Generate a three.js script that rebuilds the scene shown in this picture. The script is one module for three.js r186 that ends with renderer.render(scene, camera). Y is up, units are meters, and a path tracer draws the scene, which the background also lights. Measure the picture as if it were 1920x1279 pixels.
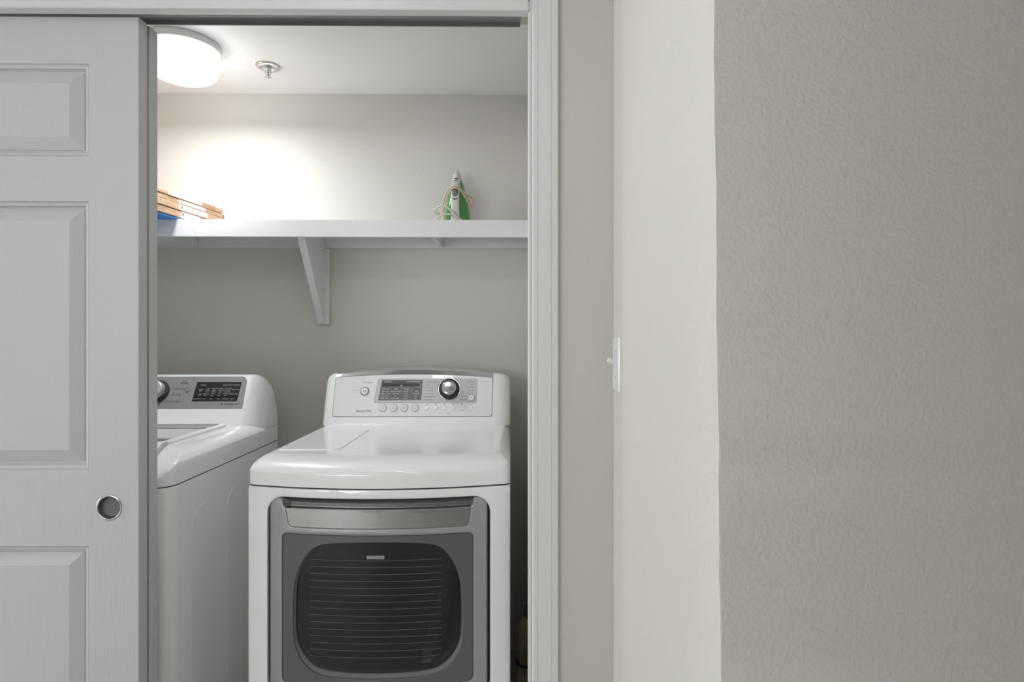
import * as THREE from 'three';
import { RoundedBoxGeometry } from 'three/addons/geometries/RoundedBoxGeometry.js';
import { mergeGeometries, toCreasedNormals } from 'three/addons/utils/BufferGeometryUtils.js';
import { RectAreaLightUniformsLib } from 'three/addons/lights/RectAreaLightUniformsLib.js';
import { TessellateModifier } from 'three/addons/modifiers/TessellateModifier.js';

// ---------------------------------------------------------------- camera, lamps, exposure
const scene = new THREE.Scene();
scene.background = new THREE.Color(0x000000);
const EYE = 1.28;                                             // camera height
const camera = new THREE.PerspectiveCamera(58.157, 1920 / 1279, 0.05, 30);
camera.position.set(0, EYE, 0);
camera.rotation.y = -0.0115;
camera.setViewOffset(1920, 1279, -10, 7.5, 1920, 1279);
scene.add(camera);
RectAreaLightUniformsLib.init();
const renderer = new THREE.WebGLRenderer({ antialias: true });
renderer.toneMapping = THREE.LinearToneMapping;
renderer.toneMappingExposure = 1.06;
renderer.shadowMap.enabled = true;
const CLOSET_LAMP = 0.09, ADDED_HALL_LAMP = 0.05;                       // candela; the hall lamp is unseen and added
const CLOSET_DOWN = 124, ADDED_HALL_DOWN = 24;                          // radiance of the lower faces of the lamps
const ADDED_REAR_DAY = 4.9;                                             // radiance of the unseen window added in the rear wall
const ADDED_LEFT_DAY = 20;                                           // radiance of the glazed door added out of view at the hall's left end
const CLOSET_GLOW = 1.35, ADDED_HALL_GLOW = 1.35;

// ---------------------------------------------------------------- helpers
let seed = 7;
const rnd = () => { seed = (seed * 1664525 + 1013904223) % 4294967296; return seed / 4294967296; };
const names = {};
const numbered = (n) => { const k = names[n] = (names[n] ?? -1) + 1; return k ? `${n}_${String(k).padStart(3, '0')}` : n; };
const OFF = new Map();
function thing(name, label, category, x = 0, y = 0, z = 0, group) {
  const o = new THREE.Group(); o.name = numbered(name); o.position.set(x, y, z); o.userData = { label, category };
  if (group) o.userData.group = group;
  OFF.set(o, [x, y, z]); scene.add(o); return o;
}
// a part: its geometry is given in world axes and stored relative to its thing
function part(name, geo, mat, parent, label) {
  const g = Array.isArray(geo) ? merge(geo) : geo, m = new THREE.Mesh(g, mat), off = OFF.get(parent);
  g.translate(-off[0], -off[1], -off[2]);
  m.name = name; m.castShadow = m.receiveShadow = true; OFF.set(m, off);
  if (label) m.userData.label = label;
  parent.add(m); return m;
}
function struct(name, geo, mat) {
  const m = new THREE.Mesh(Array.isArray(geo) ? merge(geo) : geo, mat);
  m.name = name; m.userData.kind = 'structure'; m.castShadow = m.receiveShadow = true; OFF.set(m, [0, 0, 0]); scene.add(m); return m;
}
function merge(list) {
  return mergeGeometries(list.map((g) => {
    const n = g.index ? g.toNonIndexed() : g;
    for (const k of Object.keys(n.attributes)) if (!['position', 'normal', 'uv'].includes(k)) n.deleteAttribute(k);
    if (!n.attributes.uv) n.setAttribute('uv', new THREE.BufferAttribute(new Float32Array(n.attributes.position.count * 2), 2));
    return n;
  }));
}
// uv in metres from the dominant axis of each face
function metric(g) {
  const n = g.index ? g.toNonIndexed() : g, p = n.attributes.position, q = n.attributes.normal, uv = new Float32Array(p.count * 2);
  for (let i = 0; i < p.count; i++) {
    const a = Math.abs(q.getX(i)), b = Math.abs(q.getY(i)), c = Math.abs(q.getZ(i));
    if (a >= b && a >= c) { uv[2 * i] = p.getZ(i); uv[2 * i + 1] = p.getY(i); } else if (b >= c) { uv[2 * i] = p.getX(i); uv[2 * i + 1] = p.getZ(i); } else { uv[2 * i] = p.getX(i); uv[2 * i + 1] = p.getY(i); }
  }
  n.setAttribute('uv', new THREE.BufferAttribute(uv, 2)); return n;
}
// box between two corners; y values are heights above the floor
const bx = (x0, y0, z0, x1, y1, z1) => { const g = new THREE.BoxGeometry(Math.abs(x1 - x0), Math.abs(y1 - y0), Math.abs(z1 - z0)); g.translate((x0 + x1) / 2, (y0 + y1) / 2, (z0 + z1) / 2); return metric(g); };
const rb = (x0, y0, z0, x1, y1, z1, r, s = 3) => { const g = new RoundedBoxGeometry(Math.abs(x1 - x0), Math.abs(y1 - y0), Math.abs(z1 - z0), s, r); g.translate((x0 + x1) / 2, (y0 + y1) / 2, (z0 + z1) / 2); return metric(g); };
function path(s, pts) { pts.forEach(([x, y], i) => (i ? s.lineTo(x, y) : s.moveTo(x, y))); s.closePath(); return s; }
function rrPts(x0, y0, x1, y1, r, n = 8) {
  const rs = Array.isArray(r) ? r : [r, r, r, r], out = [];                 // bottom-left, bottom-right, top-right, top-left
  [[x0, y0, Math.PI, 1, 1], [x1, y0, 1.5 * Math.PI, -1, 1], [x1, y1, 0, -1, -1], [x0, y1, 0.5 * Math.PI, 1, -1]].forEach(([x, y, a, sx, sy], c) => {
    const q = rs[c]; if (q <= 0) { out.push([x, y]); return; }
    for (let i = 0; i <= n; i++) { const t = a + (i / n) * Math.PI / 2; out.push([x + sx * q + q * Math.cos(t), y + sy * q + q * Math.sin(t)]); }
  });
  return out;
}
const shapeOf = (pts, holes = []) => { const s = path(new THREE.Shape(), pts); for (const h of holes) s.holes.push(path(new THREE.Path(), h)); return s; };
// extrusion whose FRONT (towards +z) lies at z = 0 and whose back lies at -depth
function slab(shape, depth, bevel = 0, seg = 2) {
  const g = new THREE.ExtrudeGeometry(shape, { depth: Math.max(1e-4, depth - bevel), bevelEnabled: bevel > 0, bevelThickness: bevel, bevelSize: bevel, bevelOffset: -bevel, bevelSegments: seg, curveSegments: 12 });
  g.translate(0, 0, -depth + (bevel > 0 ? 0 : 0)); return g;
}
function grid(nu, nv, f, crease = 0.7) {
  const p = [], uv = [], ix = [];
  for (let i = 0; i <= nu; i++) for (let j = 0; j <= nv; j++) { p.push(...f(i / nu, j / nv, i, j)); uv.push(i / nu, j / nv); }
  for (let i = 0; i < nu; i++) for (let j = 0; j < nv; j++) { const a = i * (nv + 1) + j, b = a + nv + 1; ix.push(a, b, a + 1, b, b + 1, a + 1); }
  const g = new THREE.BufferGeometry();
  g.setAttribute('position', new THREE.Float32BufferAttribute(p, 3)); g.setAttribute('uv', new THREE.Float32BufferAttribute(uv, 2)); g.setIndex(ix);
  return toCreasedNormals(g, crease);
}
function rings(list, cap = true, crease = 0.7) {                            // loops of equal length, joined; last loop closed by a flat cap
  const n = list[0].length, p = [], ix = [];
  list.forEach((l) => l.forEach((v) => p.push(...v)));
  for (let k = 0; k + 1 < list.length; k++) for (let i = 0; i < n; i++) { const a = k * n + i, b = k * n + (i + 1) % n; ix.push(a, b, a + n, b, b + n, a + n); }
  if (cap) {
    const last = list[list.length - 1], d = [0, 1, 2].map((c) => Math.max(...last.map((v) => v[c])) - Math.min(...last.map((v) => v[c])));
    const flat = d.indexOf(Math.min(...d)), [a, b] = [0, 1, 2].filter((c) => c !== flat);
    const f = THREE.ShapeUtils.triangulateShape(last.map((v) => new THREE.Vector2(v[a], v[b])), []);
    f.forEach((t) => ix.push(...t.map((i) => i + (list.length - 1) * n)));
  }
  const g = new THREE.BufferGeometry(); g.setAttribute('position', new THREE.Float32BufferAttribute(p, 3)); g.setIndex(ix);
  return metric(toCreasedNormals(g, crease));
}
const V = (a) => new THREE.Vector3(...a);
const tube = (pts, r, seg = 40, rad = 8) => new THREE.TubeGeometry(new THREE.CatmullRomCurve3(pts.map(V)), seg, r, rad, false);
const cyl = (r0, r1, h, n = 32) => new THREE.CylinderGeometry(r0, r1, h, n);
const lathe = (pts, n = 40) => new THREE.LatheGeometry(pts.map(([x, y]) => new THREE.Vector2(x, y)), n);
const turn = (g, x = 0, y = 0, z = 0) => { g.rotateX(x); g.rotateY(y); g.rotateZ(z); return g; };
const move = (g, x, y, z) => { g.translate(x, y, z); return g; };

// ---------------------------------------------------------------- procedural textures and materials
function noiseTex(size, fn, metres) {
  const d = new Uint8Array(size * size * 4);
  for (let y = 0; y < size; y++) for (let x = 0; x < size; x++) { const v = Math.max(0, Math.min(255, fn(x, y, size) * 255)); d.set([v, v, v, 255], (y * size + x) * 4); }
  const t = new THREE.DataTexture(d, size, size); t.wrapS = t.wrapT = THREE.RepeatWrapping; t.magFilter = t.minFilter = THREE.LinearFilter; t.repeat.set(1 / metres, 1 / metres); t.needsUpdate = true; return t;
}
const LAT = new Float32Array(65536).map(() => rnd());
const lat = (x, y, w) => LAT[((((y % w) + w) % w) * 251 + (((x % w) + w) % w) * 7 + w * 13) & 65535];
function vnoise(x, y, w) {                                                  // value noise with period w
  const xi = Math.floor(x), yi = Math.floor(y), s = (t) => t * t * (3 - 2 * t), u = s(x - xi), v = s(y - yi);
  return (lat(xi, yi, w) * (1 - u) + lat(xi + 1, yi, w) * u) * (1 - v) + (lat(xi, yi + 1, w) * (1 - u) + lat(xi + 1, yi + 1, w) * u) * v;
}
const peel = noiseTex(1024, (x, y, s) => 0.55 * vnoise(x / s * 150, y / s * 150, 150) + 0.15 * vnoise(x / s * 64, y / s * 64, 64) + 0.3 * vnoise(x / s * 256, y / s * 256, 256), 0.5);
const grain = noiseTex(512, (x, y, s) => 0.7 * vnoise(x / s * 160, y / s * 12, 160) + 0.3 * vnoise(x / s * 60, y / s * 30, 60), 0.4);
const carton = noiseTex(512, (x, y, s) => 0.80 + 0.12 * vnoise(x / s * 9, y / s * 60, 60) + 0.08 * vnoise(x / s * 120, y / s * 120, 120), 0.25); carton.colorSpace = THREE.SRGBColorSpace;
const brushed = noiseTex(512, (x, y, s) => 0.24 + 0.16 * vnoise(x / s * 6, y / s * 200, 200), 0.2);
const std = (color, roughness, o = {}) => new THREE.MeshStandardMaterial({ color, roughness, ...o });
const phy = (color, roughness, o = {}) => new THREE.MeshPhysicalMaterial({ color, roughness, ...o });
const lin = (r, g, b) => new THREE.Color().setRGB(r, g, b);
const M = {
  wall: std(lin(0.60, 0.583, 0.538), 0.6, { bumpMap: peel, bumpScale: 0.0006 }),  // hall copy of the wall paint, darker to stand in for less light
  closetWallLit: std(lin(0.72, 0.705, 0.662), 0.6, { bumpMap: peel, bumpScale: 0.0006 }),  // same paint, lighter copy standing in for the brighter closet light
  ceiling: std(lin(0.92, 0.92, 0.915), 0.8, { bumpMap: peel, bumpScale: 0.0005 }),
  trim: std(lin(0.70, 0.70, 0.70), 0.34),  // trim darkened in colour to offset the raised lamps on the hall side
  door: std(lin(0.56, 0.56, 0.562), 0.42, { bumpMap: grain, bumpScale: 0.00022 }),  // door colour lowered too, standing in for weaker light outside the closet
  shelf: std(lin(0.88, 0.88, 0.885), 0.4, { bumpMap: grain, bumpScale: 0.0001 }),
  floor: std(lin(0.46, 0.455, 0.44), 0.6),
  enamel: phy(lin(0.89, 0.89, 0.89), 0.22, { clearcoat: 0.5, clearcoatRoughness: 0.08 }),
  plastic: phy(lin(0.89, 0.89, 0.89), 0.28, { clearcoat: 0.4, clearcoatRoughness: 0.12 }),
  seam: std(lin(0.03, 0.03, 0.03), 0.8),
  gasket: std(lin(0.16, 0.16, 0.16), 0.6),
  silver: std(lin(0.55, 0.55, 0.55), 0.34, { metalness: 0.35 }), doorSilver: std(lin(0.36, 0.36, 0.36), 0.42, { metalness: 0.3 }),
  panelGrey: std(lin(0.33, 0.33, 0.335), 0.36, { metalness: 0.5 }),
  smoke: phy(lin(0.11, 0.11, 0.11), 0.3, { clearcoat: 0.6, clearcoatRoughness: 0.1 }),
  steel: phy(lin(0.55, 0.55, 0.55), 0.26, { metalness: 1, roughnessMap: brushed }),
  recess: phy(lin(0.30, 0.30, 0.30), 0.42, { metalness: 0.6 }), stripChrome: phy(lin(0.72, 0.72, 0.74), 0.3, { metalness: 0.9, roughnessMap: brushed }),
  chrome: phy(lin(0.72, 0.72, 0.73), 0.16, { metalness: 1 }),
  track: std(lin(0.34, 0.34, 0.34), 0.45, { metalness: 0.6 }),
  black: phy(lin(0.018, 0.018, 0.02), 0.3),
  rubber: std(lin(0.035, 0.035, 0.035), 0.75),
  drum: std(lin(0.5, 0.5, 0.5), 0.45, { metalness: 0.5 }), line: std(lin(0.16, 0.16, 0.16), 0.5),
  glass: phy(lin(0.58, 0.58, 0.58), 0.03, { transmission: 1, thickness: 0, ior: 1.5, specularIntensity: 1 }),
  smokeGlass: phy(lin(0.10, 0.10, 0.105), 0.06, { clearcoat: 1, clearcoatRoughness: 0.04 }),
  cord: std(lin(0.74, 0.60, 0.45), 0.6), cordWhite: std(lin(0.72, 0.74, 0.66), 0.55),
  green: phy(lin(0.10, 0.40, 0.10), 0.22, { clearcoat: 0.6 }),
  ironWhite: phy(lin(0.74, 0.73, 0.73), 0.3, { clearcoat: 0.3 }),
  greyPlastic: phy(lin(0.20, 0.20, 0.21), 0.4),
  carton: std(lin(0.70, 0.45, 0.29), 0.85, { map: carton }), cartonDark: std(lin(0.56, 0.35, 0.22), 0.85, { map: carton }),
  blue: std(lin(0.0, 0.33, 1.0), 0.4),
  paper: std(lin(0.8, 0.8, 0.8), 0.7),
  yarn: std(lin(0.74, 0.64, 0.50), 0.95), yarnDark: std(lin(0.05, 0.05, 0.055), 0.9), wood: std(lin(0.45, 0.30, 0.17), 0.6),
  pullDark: phy(lin(0.17, 0.168, 0.165), 0.5, { metalness: 0.4 }),
};
function printed(w, h, pxPerM, draw, base = {}, physical = true) {            // canvas print; draw works in metres with y up
  const W = Math.round(w * pxPerM), H = Math.round(h * pxPerM), c = document.createElement('canvas'); c.width = W; c.height = H;
  const x = c.getContext('2d');
  draw(x, (mx) => mx * pxPerM, (my) => H - my * pxPerM, pxPerM, W, H);
  const t = new THREE.CanvasTexture(c); t.colorSpace = THREE.SRGBColorSpace; t.magFilter = THREE.LinearFilter;
  return new THREE.MeshPhysicalMaterial({ color: 0xffffff, map: t, roughness: 0.3, ...base });
}
function text(x, s, px, py, size, fill, align = 'center', weight = '', style = '') { x.font = `${style} ${weight} ${size}px sans-serif`.trim(); x.fillStyle = fill; x.textAlign = align; x.textBaseline = 'middle'; x.fillText(s, px, py); }
function uvRect(g, x0, y0, x1, y1) { const p = g.attributes.position, uv = g.attributes.uv ?? (g.setAttribute('uv', new THREE.BufferAttribute(new Float32Array(p.count * 2), 2)), g.attributes.uv); for (let i = 0; i < p.count; i++) uv.setXY(i, (p.getX(i) - x0) / (x1 - x0), (p.getY(i) - y0) / (y1 - y0)); return g; }

// ---------------------------------------------------------------- the setting
const H = (h) => EYE + h;
const CEIL = 2.30, CLOSET_CEIL = H(0.9915), HEAD = H(0.768), WALL = -1.455, BACK = -2.51, WALL_IN = -1.57;
const LEFT = -6.4;
struct('floor', bx(LEFT, -0.1, 3.1, 2.6, 0, -2.65), M.floor);
struct('ceiling', bx(LEFT, CEIL, 3.1, 2.6, CEIL + 0.1, WALL_IN), M.ceiling);
struct('ceiling_closet', bx(-1.99, CLOSET_CEIL, WALL_IN, 0.26, CLOSET_CEIL + 0.3, -2.62), M.ceiling);
struct('wall_back', bx(-1.99, 0, BACK, 0.26, CLOSET_CEIL, -2.62), M.closetWallLit);
struct('wall_closet_left', bx(-1.98, 0, WALL_IN, -1.87, CLOSET_CEIL, BACK), M.closetWallLit);
struct('wall_closet_right', bx(0.13, 0, WALL_IN, 0.245, CLOSET_CEIL, BACK), M.closetWallLit);
struct('wall_front', [bx(0.062, 0, WALL, 0.26, CEIL, WALL_IN), bx(LEFT, 0, WALL, -1.83, CEIL, WALL_IN), bx(-1.83, H(0.80), WALL, 0.062, CEIL, WALL_IN)], M.wall);
{ // the wall that turns towards the camera; its front corner leans a little
  const near = -0.724, far = WALL_IN, lean = (y) => 0.2444 - 0.01025 * (y - EYE) + 0.0006 * Math.sin(y * 23) + 0.0004 * Math.sin(y * 61);
  const plan = (y) => { const c = lean(y); return [[0.245, y, far], [0.245, y, -1.40], [c + 0.0005, y, near - 0.12], [c, y, near - 0.004], [c + 0.0012, y, near - 0.0012], [c + 0.004, y, near], [0.6, y, near], [2.6, y, near], [2.6, y, far]]; };
  const list = []; for (let i = 0; i <= 60; i++) list.push(plan(CEIL * i / 60));
  const g = rings(list, true, 0.5);
  struct('wall_right', g, M.wall);
}
struct('wall_left', bx(LEFT - 0.1, 0, 3.1, LEFT, CEIL, WALL_IN), M.wall);
{ // added glazed door, unseen: frame, glowing sheet and area light for the side wall
  const w = struct('added_window_1', [rb(LEFT, 0.25, -1.40, LEFT + 0.05, 2.2, -1.34, 0.004), rb(LEFT, 0.25, -0.46, LEFT + 0.05, 2.2, -0.40, 0.004), rb(LEFT, 2.14, -1.40, LEFT + 0.05, 2.2, -0.40, 0.004), rb(LEFT, 0.25, -1.40, LEFT + 0.05, 0.31, -0.40, 0.004)], M.trim);
  part('glow_pane', bx(LEFT + 0.002, 0.31, -1.34, LEFT + 0.012, 2.14, -0.46), new THREE.MeshStandardMaterial({ color: 0xffffff, emissive: lin(1, 1, 1), emissiveIntensity: 1.5 }), w);
  const l = new THREE.RectAreaLight(lin(0.97, 0.985, 1), ADDED_LEFT_DAY, 0.88, 1.83); l.position.set(LEFT + 0.06, 1.225, -0.90); l.lookAt(0, 1.225, -0.90); l.name = 'added_daylight'; scene.add(l);
}
struct('wall_rear', bx(LEFT, 0, 3.0, 2.6, CEIL, 3.1), M.wall);
{ // unseen window behind the viewer, added to light the closet from the front
  const a = -3.3, b = -1.5, lo = 0.85, hi = 2.1, w = struct('added_window_2', [rb(a - 0.06, lo - 0.06, 2.96, a, hi + 0.06, 3, 0.004), rb(b, lo - 0.06, 2.96, b + 0.06, hi + 0.06, 3, 0.004), rb(a, hi, 2.96, b, hi + 0.06, 3, 0.004), rb(a, lo - 0.06, 2.96, b, lo, 3, 0.004), rb((a + b) / 2 - 0.02, lo, 2.97, (a + b) / 2 + 0.02, hi, 3, 0.004)], M.trim);
  part('glow_pane', bx(a, lo, 2.985, b, hi, 2.999), new THREE.MeshStandardMaterial({ color: 0xffffff, emissive: lin(1, 1, 1), emissiveIntensity: 1.5 }), w);
  const l = new THREE.RectAreaLight(lin(0.97, 0.985, 1), ADDED_REAR_DAY, b - a, hi - lo); l.position.set((a + b) / 2, (lo + hi) / 2, 2.95); l.name = 'added_daylight'; scene.add(l);
}
struct('wall_far_right', bx(2.6, 0, 3.1, 2.7, CEIL, -0.724), M.wall);

// casing, jamb and head of the closet opening
struct('trim_1', (() => { // right casing with two shallow beads, swept up from the floor
  const prof = [[0.0505, WALL], [0.0505, -1.446], [0.0525, -1.4435], [0.0545, -1.4425], [0.0640, -1.4425], [0.0650, -1.4440], [0.0662, -1.4440], [0.0672, -1.4415], [0.0962, -1.4400], [0.0968, -1.4415], [0.0978, -1.4415], [0.0985, -1.4395], [0.1105, -1.4395], [0.1131, -1.442], [0.1131, WALL]];
  return rings([prof.map(([x, z]) => [x, 0, z]), prof.map(([x, z]) => [x, H(0.845), z])], true, 0.4);
})(), M.trim);
struct('trim_2', rb(-1.86, H(0.768), -1.4405, 0.0425, H(0.843), WALL - 0.004, 0.0025), M.trim);
struct('trim_3', [bx(0.0445, 0, -1.4465, 0.062, H(0.80), -1.565), rb(0.0430, 0, -1.4445, 0.0500, H(0.766), -1.4600, 0.002)], M.trim);
struct('trim_4', [bx(-1.845, 0, -1.4465, -1.826, H(0.80), -1.565), rb(-1.90, 0, -1.4405, -1.8365, H(0.845), WALL, 0.003)], M.trim);
struct('trim_5', [rb(-1.826, H(0.7675), -1.4415, 0.0445, H(0.79), -1.471, 0.002), bx(-1.826, H(0.802), -1.471, 0.0445, H(0.815), -1.568)], M.trim);
{
  const t = thing('door_track', 'grey metal sliding door track hidden under the closet door head', 'track', -0.9, H(0.77), -1.52);
  part('rail', [bx(-1.82, H(0.7985), -1.474, 0.0262, H(0.8025), -1.562), bx(-1.82, H(0.774), -1.4845, 0.0262, H(0.7985), -1.4872)], M.track, t);
  part('lip', [bx(-1.82, H(0.7890), -1.5585, 0.0247, H(0.7985), -1.5620)], M.track, t);
}

// sliding doors: a frame with six raised panels and a round finger pull
const DW = 0.914, DTOP = H(0.7670), DBOT = 0.012, DX = -0.8904 - DW, PX = -0.9602, PY = H(-0.4087), DT = 0.034;
function makeDoor(name) {
  const z = -1.48, cols = [[DX + 0.1204, DX + 0.4004], [-1.0108 - 0.28, -1.0108]], rows = [[H(0.4341), H(0.6537)], [H(-0.3166), H(0.3243)], [0.21, H(-0.5018)]];
  const holes = cols.flatMap(([a, b]) => rows.map(([c, d]) => [[a, c], [b, c], [b, d], [a, d]])), circle = []; for (let i = 0; i < 40; i++) circle.push([PX + 0.0285 * Math.cos(i / 20 * Math.PI), PY + 0.0285 * Math.sin(i / 20 * Math.PI)]);
  const d = struct(name, metric(move(slab(shapeOf([[DX, DBOT], [DX + DW, DBOT], [DX + DW, DTOP], [DX, DTOP]], [...holes, circle]), DT, 0.0012, 1), 0, 0, z)), M.door);
  const prof = [[0, -0.0005], [0.0015, -0.0035], [0.005, -0.0055], [0.0085, -0.006], [0.0095, -0.0095], [0.013, -0.0145], [0.0160, -0.0148], [0.0170, -0.0130], [0.043, -0.0024], [0.0455, -0.0012]];
  for (const [a, b] of cols) for (const [c, e] of rows)
    part('panel', rings([[0, -DT + 0.002], ...prof].map(([i, dz]) => [[a + i, c + i, z + dz], [b - i, c + i, z + dz], [b - i, e - i, z + dz], [a + i, e - i, z + dz]]), true, 0.15), M.door, d);
  const cup = turn(lathe([[0, -0.0125], [0.022, -0.0125], [0.0245, -0.011], [0.0255, -0.004], [0.0262, 0.0005]]), Math.PI / 2);
  part('finger_pull', move(cup, PX, PY, z), M.pullDark, d, 'dark metal cup');
  const rim = turn(lathe([[0.0258, -0.003], [0.0262, 0.0012], [0.028, 0.0022], [0.0305, 0.0012], [0.0312, 0], [0.0312, -0.001]]), Math.PI / 2);
  part('pull_rim', move(rim, PX, PY, z), M.steel, d);
  return d;
}
const door1 = makeDoor('door_1');
{ const d = door1.clone(); d.name = 'door_2'; d.position.set(0.0008, 0, -0.0425); scene.add(d); }

// ---------------------------------------------------------------- lamps
function ceilingLight(label, x, y, z, r, h, cd, down, glow, soft = 2.2, glowColor = [0.955, 0.98, 1]) {
  const t = thing('ceiling_light', label, 'ceiling light', x, y, z);
  part('base_ring', move(lathe([[0, 0], [r + 0.004, 0], [r + 0.005, -0.002], [r + 0.005, -0.021], [r + 0.003, -0.024], [r - 0.004, -0.024], [r - 0.004, -0.018], [0, -0.018]], 64), x, y, z), M.ironWhite, t, 'white painted ring');
  const m = new THREE.MeshPhysicalMaterial({ color: lin(0.9, 0.9, 0.9), roughness: 0.5, emissive: lin(...glowColor), emissiveIntensity: glow });
  const prof = [[r - 0.005, -0.02], [r, -0.026], [r, -h * 0.62]]; for (let i = 1; i <= 10; i++) { const a = i / 10 * Math.PI / 2; prof.push([(r - 0.045) + 0.045 * Math.cos(a), -h * 0.62 - h * 0.38 * Math.sin(a)]); } prof.push([0, -h - 0.002]);
  const d = part('diffuser_shade', move(lathe(prof, 64), x, y, z), m, t, 'glowing white drum diffuser'); d.castShadow = false;
  const l = new THREE.PointLight(lin(...glowColor), cd); l.position.set(0, -h * 0.62, 0); l.castShadow = true; l.shadow.radius = soft; l.shadow.mapSize.set(1024, 1024); l.shadow.bias = -0.0005; l.name = 'bulb_light'; t.add(l);
  const w = (r - 0.03) * 1.6, f = new THREE.RectAreaLight(lin(...glowColor), down, w, w); f.position.set(0, -h - 0.006, 0); f.rotation.x = -Math.PI / 2; f.name = 'shade_light'; t.add(f);
  return t;
}
ceilingLight('glowing white drum ceiling light inside the laundry closet', -1.105, CLOSET_CEIL, -2.085, 0.112, 0.118, CLOSET_LAMP, CLOSET_DOWN, CLOSET_GLOW);
ceilingLight('unseen white drum light added on the hallway ceiling outside the closet doors', -0.45, CEIL, -0.86, 0.115, 0.09, ADDED_HALL_LAMP, ADDED_HALL_DOWN, ADDED_HALL_GLOW, 0.8);  // unseen hallway lamp, added to match the wall shading

// sprinkler head
{
  const x = -0.8855, y = CLOSET_CEIL, z = -2.254, t = thing('fire_sprinkler', 'small chrome fire sprinkler head with round plate on the closet ceiling', 'sprinkler', x, y, z);
  part('escutcheon', move(lathe([[0, -0.004], [0.016, -0.004], [0.024, -0.0085], [0.034, -0.009], [0.041, -0.005], [0.0435, 0], [0, 0]]), x, y, z), M.chrome, t);
  part('frame_body', [move(lathe([[0, -0.022], [0.0085, -0.022], [0.0105, -0.016], [0.0105, -0.008], [0.013, -0.004], [0, -0.004]], 24), x, y, z), ...[-1, 1].map((s) => tube([[x + s * 0.008, y - 0.014, z], [x + s * 0.0115, y - 0.022, z], [x + s * 0.008, y - 0.031, z], [x + s * 0.002, y - 0.038, z]], 0.0018, 14, 6))], M.chrome, t);
  part('glass_bulb', move(lathe([[0, -0.037], [0.0022, -0.036], [0.0028, -0.029], [0.0022, -0.022], [0, -0.021]], 12), x, y, z), M.greyPlastic, t);
  const teeth = []; for (let i = 0; i < 24; i++) { const a = i / 12 * Math.PI, r = i % 2 ? 0.0135 : 0.0108; teeth.push([r * Math.cos(a), r * Math.sin(a)]); }
  part('deflector', [move(turn(slab(shapeOf(teeth), 0.0015), Math.PI / 2), x, y - 0.0415, z), move(cyl(0.0035, 0.0035, 0.006, 14), x, y - 0.040, z)], M.chrome, t);
}

// ---------------------------------------------------------------- shelf
const SHELF = H(0.4235), SB = H(0.3612);
{
  const t = thing('wall_shelf', 'long white wooden closet shelf with a triangular bracket above the machines', 'shelf', -0.87, SHELF - 0.06, -2.36);
  part('board', rb(-1.868, SHELF - 0.018, -2.236, 0.128, SHELF - 0.0002, -2.509, 0.001, 1), M.shelf, t);
  part('fascia', rb(-1.868, SB, -2.219, 0.128, SHELF, -2.237, 0.0012, 2), M.shelf, t);
  part('cleat', rb(-1.868, SB, -2.490, 0.128, SHELF - 0.019, -2.5095, 0.001, 1), M.shelf, t);
  part('support_arm', rb(-0.291, SB + 0.001, -2.238, -0.273, SHELF - 0.019, -2.489, 0.001, 1), M.shelf, t);
  part('support_arm', rb(-1.40, SB + 0.0005, -2.238, -1.2625, SHELF - 0.019, -2.489, 0.001, 1), M.shelf, t);
  const side = shapeOf([[2.242, SHELF - 0.02], [2.242, SB + 0.008], [2.478, H(0.066)], [2.486, H(0.055)], [2.494, H(0.055)], [2.494, SB - 0.004], [2.489, SB - 0.004], [2.489, SHELF - 0.02]]);
  const g = slab(side, 0.026, 0.001, 1); turn(g, 0, Math.PI / 2); move(g, -0.7505, 0, 0); // local x -> -z
  const b = part('bracket', metric(g), M.shelf, t);
  part('wall_plate', rb(-0.7795, H(0.0505), -2.4925, -0.7345, SB - 0.0005, -2.5095, 0.0035), M.shelf, b);
}

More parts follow.
